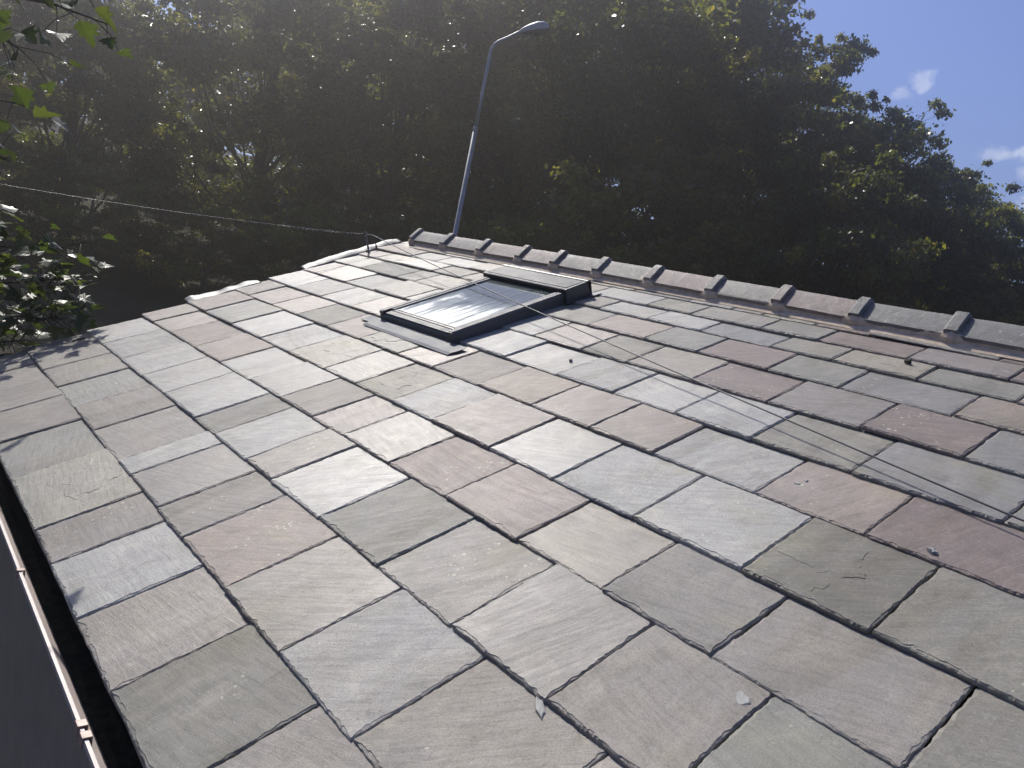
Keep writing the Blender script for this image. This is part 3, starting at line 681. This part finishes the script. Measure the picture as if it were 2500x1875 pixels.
chip("slate_chip", 1044, 1362, .012, .005, .003, 50, M_CHIPL, "pale sliver on the big brownish slate left of centre", "slate chip", .020)
chip("slate_chip", 2276, 1352, .013, .010, .012, 0, M_CHIPL, "cream lump perched on the tail edge of a pink slate at the right", "pebble", .026)
chip("moss_crumb", 2217, 886, .014, .010, .014, 0, M_BARK, "mossy crumb caught between two slates under the ridge", "moss", .028)

# ------------------------------------------------------------------ street lamp behind the ridge
LD = 17.0; la = R(35.2); lfoot = Vector((CAMP.x + LD*math.sin(la), LD*math.cos(la), 0)); lfoot.z = terrain(lfoot.x, lfoot.y)
side = Vector((math.cos(la), -math.sin(la), 0)); fwd = Vector((math.sin(la), math.cos(la), 0))
def lpt(px, py, back=0.0):    # survey a photograph pixel onto the vertical plane of the lamp
    d = ray(px, py); t_ = LD/d.dot(fwd); return CAMP + d*t_ + fwd*back
lamp = thing("street_lamp", "grey steel street lamp on a tall stepped pole behind the ridge", "street lamp", lfoot)
pj = lpt(1167, 318); pb = lpt(1195, 139)
zj, zb = pj.z, pb.z
xa = lambda z: lfoot + Vector((0, 0, z-lfoot.z))
lean = side*((pb-lfoot).dot(side))
bm = bmesh.new(); add_tube(bm, [lfoot - Vector((0, 0, .3)), lfoot + Vector((0, 0, 1.0)), lfoot + lean*.6 + Vector((0, 0, zj-lfoot.z))], [.080, .060, .048], 16)
put("pole", bmesh_to("lamp_pole", bm), M_POLE, lamp, smooth=True)
P0 = lfoot + lean*.6 + Vector((0, 0, zj-lfoot.z)); P1 = lfoot + lean + Vector((0, 0, zb-lfoot.z))
arm = [P0 - Vector((0, 0, .02)), P0 + (P1-P0)*.5, P1] + [lpt(x, y) for x, y in ((1198, 124), (1203, 114), (1210, 106), (1219, 100.5), (1230, 96), (1244, 90), (1262, 81), (1280, 73))]
bm = bmesh.new(); add_tube(bm, arm, [.036]*3 + [.031]*8, 14)
add_tube(bm, [P0 - Vector((0, 0, .05)), P0 - Vector((0, 0, .03)), P0 + Vector((0, 0, .04)), P0 + Vector((0, 0, .06))], [.049, .054, .048, .037], 16)
put("arm", bmesh_to("lamp_arm", bm), M_POLE, lamp, smooth=True)
# lantern: canopy lofted along its length, clear bowl below
h0, h1 = lpt(1272, 77), lpt(1338, 66); axl = (h1-h0).normalized(); Lh = (h1-h0).length; upv = side.cross(fwd); upv = (Vector((0, 0, 1)) - axl*axl.z).normalized(); wv = axl.cross(upv).normalized()
secs = [(0, .045, .045, -.03), (.12, .075, .10, -.035), (.35, .11, .155, -.045), (.62, .135, .165, -.05), (.85, .115, .165, -.055), (.97, .07, .15, -.06), (1.0, .02, .135, -.06)]
bm = bmesh.new(); rows = []
for t_, hh, ww, bt in secs:
    c_ = h0 + axl*Lh*t_; row = []
    for q in range(13):
        a = math.pi*q/12; row.append(bm.verts.new(c_ + wv*ww*math.cos(a)*1.0 + upv*(hh*math.sin(a)**.7 + .0)))
    row.append(bm.verts.new(c_ - wv*ww*.98 + upv*bt)); row.insert(0, bm.verts.new(c_ + wv*ww*.98 + upv*bt)); rows.append(row)
for i in range(len(rows)-1):
    for q in range(len(rows[0])): 
        k_ = (q+1) % len(rows[0])
        bm.faces.new((rows[i][q], rows[i][k_], rows[i+1][k_], rows[i+1][q]))
bm.faces.new(rows[0]); bm.faces.new(rows[-1][::-1])
me = bmesh_to("lantern", bm); head = put("lamp_head", me, M_POLE, lamp, smooth=True); me.set_sharp_from_angle(angle=R(40))
bm = bmesh.new(); rows = []
for i in range(9):
    t_ = .30 + .66*i/8; c_ = h0 + axl*Lh*t_; e = math.sin(math.pi*(i+.4)/8.8)
    rows.append([bm.verts.new(c_ + wv*.148*e**.4*math.cos(a) + upv*(-.045 - .085*e*math.sin(a))) for a in [math.pi*q/10 for q in range(11)]])
for i in range(8):
    for q in range(10): bm.faces.new((rows[i][q], rows[i][q+1], rows[i+1][q+1], rows[i+1][q]))
put("lens", bmesh_to("lamp_lens", bm), M_LENS, head, smooth=True)

# ------------------------------------------------------------------ trees
def leaf_cloud(centers, radii, weights, n, size, seed, flat=.55, droop=.25):
    """n separate leaves spread over and through a set of twig clumps"""
    rg = np.random.default_rng(seed); centers = np.array(centers); radii = np.array(radii); w = np.array(weights, float); w /= w.sum()
    idx = rg.choice(len(centers), n, p=w)
    d = rg.normal(size=(n, 3)); d /= np.linalg.norm(d, axis=1)[:, None]
    rr = rg.random(n)**.5
    # ragged clumps: modulate radius by direction
    ph = rg.random((len(centers), 3))*6.28
    mod = 1 + .28*np.sin(d[:, 0]*5+ph[idx, 0]) * np.cos(d[:, 1]*5+ph[idx, 1]) + .22*np.sin(d[:, 2]*9+ph[idx, 2]+d[:, 0]*7)
    pos = centers[idx] + d*(rr*mod)[:, None]*radii[idx][:, None]*np.array([1, 1, flat])
    nrm = d*.5 + rg.normal(size=(n, 3))*.75 + np.array([0, 0, .55]); nrm /= np.linalg.norm(nrm, axis=1)[:, None]
    t = rg.normal(size=(n, 3)) + d*.6 - np.array([0, 0, droop]); t -= nrm*(t*nrm).sum(1)[:, None]; t /= np.linalg.norm(t, axis=1)[:, None]
    b = np.cross(nrm, t); sz = size*(.6 + .8*rg.random(n))[:, None]
    v = np.empty((n, 4, 3), np.float32)
    v[:, 0] = pos - t*sz*.55; v[:, 1] = pos + b*sz*.34 - t*sz*.05 + nrm*sz*.06; v[:, 2] = pos + t*sz*.6 - nrm*sz*.08; v[:, 3] = pos - b*sz*.34 - t*sz*.05 + nrm*sz*.06
    tint = np.clip(rg.normal(.38, .16, n) + .34*np.sin(ph[idx, 0]), 0, 1)
    return v, tint
def leaf_mesh(name, v, tint):
    n = len(v); me = bpy.data.meshes.new(name); me.vertices.add(n*4); me.vertices.foreach_set('co', v.reshape(-1))
    me.loops.add(n*4); me.loops.foreach_set('vertex_index', np.arange(n*4, dtype=np.int32)); me.polygons.add(n)
    me.polygons.foreach_set('loop_start', np.arange(0, n*4, 4, dtype=np.int32)); me.polygons.foreach_set('loop_total', np.full(n, 4, np.int32)); me.update()
    a = me.attributes.new('leaf_tint', 'FLOAT', 'POINT'); a.data.foreach_set('value', np.repeat(tint.astype(np.float32), 4)); me.validate(); return me
def tree_parts(seed, H, Rc, low, n, size, cone=0.0, clumps=100):
    """trunk with limbs and a leafy crown, standing at the origin"""
    rg = random.Random(seed); bm = bmesh.new(); cs, rad, wt = [], [], []
    lean = (rg.uniform(-.04, .04)*H, rg.uniform(-.04, .04)*H)
    tr = [Vector((lean[0]*t_**2 + .12*math.sin(t_*5+seed), lean[1]*t_**2 + .12*math.cos(t_*4+seed), H*.86*t_ - .3)) for t_ in [i/9 for i in range(10)]]
    add_tube(bm, tr, [H*.024*(1-.9*i/9)+.02 for i in range(10)], 9)
    for i in range(clumps):
        t_ = low + (1-low)*((i+.5)/clumps)**.85; a = i*2.399 + rg.uniform(-.5, .5)
        prof = math.sin(math.pi*min(1, (t_-low)/(1-low)*.72+.24))**.6 if cone == 0 else (1-(t_-low)/(1-low))**cone*.95+.08
        r = Rc*prof*rg.uniform(.35, 1.0); z = H*t_ + rg.uniform(-.4, .4)
        k_ = min(8, max(0, int(t_*8.2))); base = tr[max(0, k_-2)]; c = Vector((tr[k_].x + r*math.cos(a), tr[k_].y + r*math.sin(a), z))
        cr = (Rc*.20*rg.uniform(.6, 1.45))*(.62+.38*prof)
        cs.append(tuple(c)); rad.append(cr); wt.append(cr**2)
        m1 = base.lerp(c, .5) + Vector((0, 0, -.12*r)); r0 = H*.0085*(1.15-t_)+.012
        if i % 3 == 0: add_tube(bm, [base, m1 + Vector((rg.uniform(-.3, .3), rg.uniform(-.3, .3), 0)), base.lerp(c, .85), c], [r0, r0*.65, r0*.4, .008], 6)
        for q in range(2):     # sprays reaching past the clump
            dd = Vector((math.cos(a+rg.uniform(-1, 1)), math.sin(a+rg.uniform(-1, 1)), rg.uniform(-.3, .9))).normalized(); e = c + dd*cr*rg.uniform(1.0, 1.5)
            if i % 3 == 0: add_tube(bm, [c, e], [.012, .005], 4)
            cs.append(tuple(e)); rad.append(cr*rg.uniform(.28, .45)); wt.append((cr*.42)**2)
    v, tint = leaf_cloud(cs, rad, wt, n, size, seed)
    return bmesh_to("trunk", bm, False), leaf_mesh("crown", v, tint)
PROTO = {}
def make_tree(kind, az, dist, top_el, label, name, group, seed=0, spread=1.0, sink=0.0):
    x, y = CAMP.x + dist*math.sin(R(az)), dist*math.cos(R(az)); z = terrain(x, y) - sink
    H = CAMP.z + dist*math.tan(R(top_el)) - z
    tm, cm, H0 = PROTO[kind]; sc = H/H0
    t = thing(name, label, "tree" if 'tree' in name else "bush", (x, y, z), group)
    for nm, me, mt in (("trunk", tm, M_BARK), ("crown", cm, LEAVES)):
        if not me.materials: me.materials.append(mt)
        o = bpy.data.objects.new(nm, me); col.objects.link(o); o.parent = t
        o.scale = (sc*spread, sc*spread, sc); o.rotation_euler = (0, 0, seed*1.7 + az)
    return t
for kind, args in dict(round=(21, 13, 4.8, .07, 76000, .155), tall=(33, 14, 4.2, .06, 76000, .145), broad=(47, 12, 5.4, .07, 76000, .16), airy=(58, 13, 3.3, .22, 20000, .15, 0, 34), bush=(64, 5, 3.0, .06, 36000, .10, 0, 40)).items():
    PROTO[kind] = (*tree_parts(*args), args[1]*1.03)
G1, G2, G3 = "trees at the front of the wood", "taller trees standing behind", "bushes under the wood"
def far(az, d0): return d0 * float(np.interp(az, (0, 30, 50, 62, 80), (1.28, 1.25, .95, .74, .66)))
for i, (kind, az, dist, el, lab, sp) in enumerate((
    ('tall', 1, 23, 16.0, "leafy tree at the far left edge, half behind the sycamore sprays", 1.1),
    ('round', 10.5, 24, 14.5, "dark round tree behind the sycamore leaves, left of the sky gap", 1.0),
    ('broad', 21.5, 25, 17.5, "broad dark tree right of the sky gap, left of the lamp", 1.0),
    ('tall', 30, 23, 20.0, "tall dark tree directly left of the lamp pole", 1.1),
    ('round', 38, 26, 22.0, "dense tree directly behind the lamp head", 1.05),
    ('broad', 46.5, 27, 22.5, "broad sunlit crown right of the lamp, reaching the top of the picture", 1.0),
    ('round', 53, 29, 19.8, "tree whose rounded top meets the open sky", .85),
    ('airy', 58.3, 30, 19.2, "thin airy tree with see through top standing up against the sky", .8),
    ('broad', 61.8, 31, 14.6, "shorter tree just right of the thin airy one", .85),
    ('round', 66.5, 33, 12.6, "lower tree on the slope of the skyline under the small cloud", .85),
    ('tall', 71, 35, 10.6, "small tree near the right edge beneath the white cloud", 1.0),
    ('broad', 76, 36, 9.3, "last tree at the right edge of the wood", 1.0),
    ('round', 83, 38, 9.0, "tree beyond the right edge of the wood", 1.0))):
    make_tree(kind, az, far(az, dist), el, lab, "woodland_tree", G1, i, sp)
for i, (kind, az, dist, el, lab, sp) in enumerate((
    ('broad', 4, 36, 11.0, "dim tree far back at the left edge of the picture", 1.2),
    ('tall', 16, 36, 11.5, "distant tree filling the low part of the sky gap", 1.2),
    ('round', 21.5, 43, 15.5, "far back tree rising behind the broad dark tree left of the lamp", 1.2), ('broad', 10, 44, 12.5, "far back tree left of the sky gap behind the round one", 1.2),
    ('round', 26, 38, 19.0, "tree in the back row between the two dark left trees", 1.1),
    ('broad', 34, 39, 21.0, "tree in the back row seen either side of the lamp pole", 1.0),
    ('tall', 42, 40, 23.0, "tall back row tree right of the lamp head", 1.1),
    ('round', 50, 41, 20.0, "back row tree behind the sunlit crown", 1.0),
    ('broad', 57, 43, 15.0, "back row tree behind the thin airy tree", 1.0),
    ('round', 64, 45, 12.0, "back row tree low on the skyline slope", 1.0),
    ('tall', 69, 47, 10.5, "back row tree between the two lowest trees at right", 1.0))):
    make_tree(kind, az, far(az, dist), el, lab, "woodland_tree", G2, 20+i, sp)
for i, (az, dist, el, lab, sp) in enumerate((
    (4, 19, 2.5, "bush low behind the sycamore leaves", 1.2), (12, 20, 1.5, "dark bush beyond the far left roof corner", 1.2), (19, 20, .5, "dark bush beyond the middle of the far verge", 1.2),
    (26, 20, 2.0, "bush behind the eye bolt at the head of the verge", 1.2), (33, 20, 2.5, "bush left of the foot of the lamp pole", 1.1), (40, 19.5, 4.2, "bush right of the lamp pole above the ridge", 1.1),
    (47, 21, 3.6, "bush with long pale sprays above the middle of the ridge", 1.1), (54, 22, 2.2, "dark bush above the ridge beneath the trees", 1.2), (61, 23, 1.6, "dark bush over the right half of the ridge", 1.2),
    (67, 23, 1.6, "dark bush near the right end of the ridge", 1.1), (73, 24, 1.6, "bush at the right edge just above the ridge", 1.1), (79, 24, 1.6, "bush past the right edge of the ridge", 1.1))):
    make_tree('bush', az, far(az, dist), el, lab, "woodland_bush", G3, 40+i, sp, .3)

# ------------------------------------------------------------------ sycamore whose branches hang over the far left corner
syc = thing("sycamore_tree", "near sycamore with lobed bright green leaves hanging over the far left roof corner", "tree", (-2.9, 7.2, terrain(-2.9, 7.2)))
sz = syc.location.z
bm = bmesh.new(); trk = [Vector((-2.9, 7.2, sz-.2)), Vector((-2.85, 7.15, 0)), Vector((-2.7, 7.1, 2.0)), Vector((-2.8, 7.4, 4.2)), Vector((-2.6, 7.6, 6.2))]
add_tube(bm, trk, [.26, .20, .16, .11, .05], 12); put("trunk", bmesh_to("sycamore_trunk", bm), M_BARK, syc, smooth=True)
def at_px(px, py, dist): return CAMP + ray(px, py)*dist
rgl = random.Random(3)
def palm_leaf(bm, lay, c, d, nrm, size, tint):
    d = (d - nrm*d.dot(nrm)).normalized(); s_ = nrm.cross(d); pts = []
    prof = [(-90, .08), (-62, .34), (-48, .52), (-38, .72), (-28, .42), (-17, .60), (0, 1.0), (17, .60), (28, .42), (38, .72), (48, .52), (62, .34)]
    lobes = [(0.02, 0), (.10, .30), (.30, .62), (.42, .40), (.62, .56), (.60, .24), (.84, .16), (1.05, 0), (.84, -.16), (.60, -.24), (.62, -.56), (.42, -.40), (.30, -.62), (.10, -.30)]
    fold, curl = .35 + .3*rgl.random(), rgl.uniform(.1, .45)
    ctr = bm.verts.new(c + d*size*.42 + nrm*size*.0)
    vs = []
    for a, b_ in lobes:
        a2, b2 = a*(1+rgl.uniform(-.08, .08)), b_*(1+rgl.uniform(-.1, .1))
        vs.append(bm.verts.new(c + d*size*a2 + s_*size*b2*.9 + nrm*size*(fold*abs(b2)*.45 - curl*a2*a2*.55)))
    for i in range(len(vs)):
        bm.faces.new((ctr, vs[i], vs[(i+1) % len(vs)]))
    for v_ in vs + [ctr]: v_[lay] = tint
def sprig(paths, n, size, spread):
    bmL = bmesh.new(); lay = bmL.verts.layers.float.new('leaf_tint'); bmB = bmesh.new()
    for pts, k_ in paths:
        P = [Vector(p) for p in pts]; add_tube(bmB, P, [.012*(1-.75*i/(len(P)-1)) for i in range(len(P))], 6)
        for q in range(k_):
            t_ = rgl.random()**.8*(len(P)-1); i = min(len(P)-2, int(t_)); p = P[i].lerp(P[i+1], t_-i)
            off = Vector((rgl.gauss(0, 1), rgl.gauss(0, 1), rgl.gauss(0, .75)))*spread; e = p + off
            add_tube(bmB, [p, p.lerp(e, .6) + Vector((0, 0, .02)), e], [.003, .0022, .0016], 4)
            nrm = Vector((rgl.gauss(0, .5), rgl.gauss(0, .5) - .15, 1)).normalized(); d = off.normalized() + Vector((rgl.gauss(0, .4), rgl.gauss(0, .4), -.45))
            palm_leaf(bmL, lay, e, d.normalized(), nrm, size*rgl.uniform(.6, 1.15), min(1, max(0, rgl.gauss(.42, .3))))
    meL = bpy.data.meshes.new("sycamore_leaves"); bmL.to_mesh(meL); bmL.free()
    put("leaf_spray", meL, LEAVES2, syc); put("branch", bmesh_to("sycamore_branch", bmB, False), M_BARK, syc)
B1 = Vector((-2.75, 7.1, 1.2))
low = [([B1, at_px(-160, 640, 6.6), at_px(-20, 600, 6.2), at_px(110, 610, 6.0), at_px(225, 590, 5.9)], 50),
       ([B1, at_px(-150, 700, 6.3), at_px(20, 690, 6.1), at_px(140, 680, 5.9), at_px(205, 700, 5.8)], 85),
       ([B1, at_px(-120, 760, 6.2), at_px(30, 770, 6.0), at_px(110, 780, 5.9), at_px(165, 775, 5.8)], 75),
       ([B1, at_px(-120, 820, 6.1), at_px(0, 835, 5.9), at_px(60, 830, 5.8)], 45)]
sprig(low, 0, .12, .13)
B2 = Vector((-2.7, 7.2, 2.6))
mid_ = [([B2, at_px(-180, 260, 5.6), at_px(-40, 240, 5.3), at_px(40, 250, 5.1)], 16), ([B2, at_px(-150, 380, 5.4), at_px(-20, 370, 5.1), at_px(25, 395, 5.0)], 14)]
sprig(mid_, 0, .125, .10)
B3 = Vector((-2.75, 7.3, 3.4))
hi_ = [([B3, at_px(-200, -60, 4.9), at_px(-20, -20, 4.4), at_px(130, 10, 4.2), at_px(265, 60, 4.1)], 22), ([B3, at_px(-200, 60, 4.9), at_px(-20, 70, 4.5), at_px(60, 130, 4.4)], 26), ([B3, at_px(-100, -150, 4.5), at_px(150, -110, 4.1), at_px(300, -60, 4.0)], 14)]
sprig(hi_, 0, .115, .12)
cs, rad = [], []
for i in range(60):
    a = i*2.399; r = 2.3*math.sqrt((i+.5)/60); cs.append((-3.6 + r*math.cos(a), 7.6 + r*1.2*math.sin(a), 2.4 + 3.4*rgl.random() + .5)); rad.append(.75*rgl.uniform(.8, 1.3))
v, ti = leaf_cloud(cs, rad, [r*r for r in rad], 26000, .17, 77)
keep = np.array([(p[0]+.52) < p[1]*.055 for p in v.mean(1)]); v, ti = v[keep], ti[keep]
put("crown", leaf_mesh("sycamore_crown", v, ti), LEAVES2, syc)

# ------------------------------------------------------------------ sunlit air
HAZE = 0.0094
m = bpy.data.materials.new("haze"); m.use_nodes = True; t = m.node_tree
for n in list(t.nodes): t.nodes.remove(n)
o_ = t.nodes.new('ShaderNodeOutputMaterial'); pv = t.nodes.new('ShaderNodeVolumePrincipled'); pv.inputs['Density'].default_value = HAZE; pv.inputs['Color'].default_value = (1.0, .965, .915, 1); pv.inputs['Anisotropy'].default_value = .90
t.links.new(pv.outputs[0], o_.inputs['Volume'])
bm = bmesh.new(); add_box(bm, (-100, -100, GROUND-2.5), (100, 100, 24))
hz = put("haze", bmesh_to("haze", bm), m); hz['kind'] = "stuff"
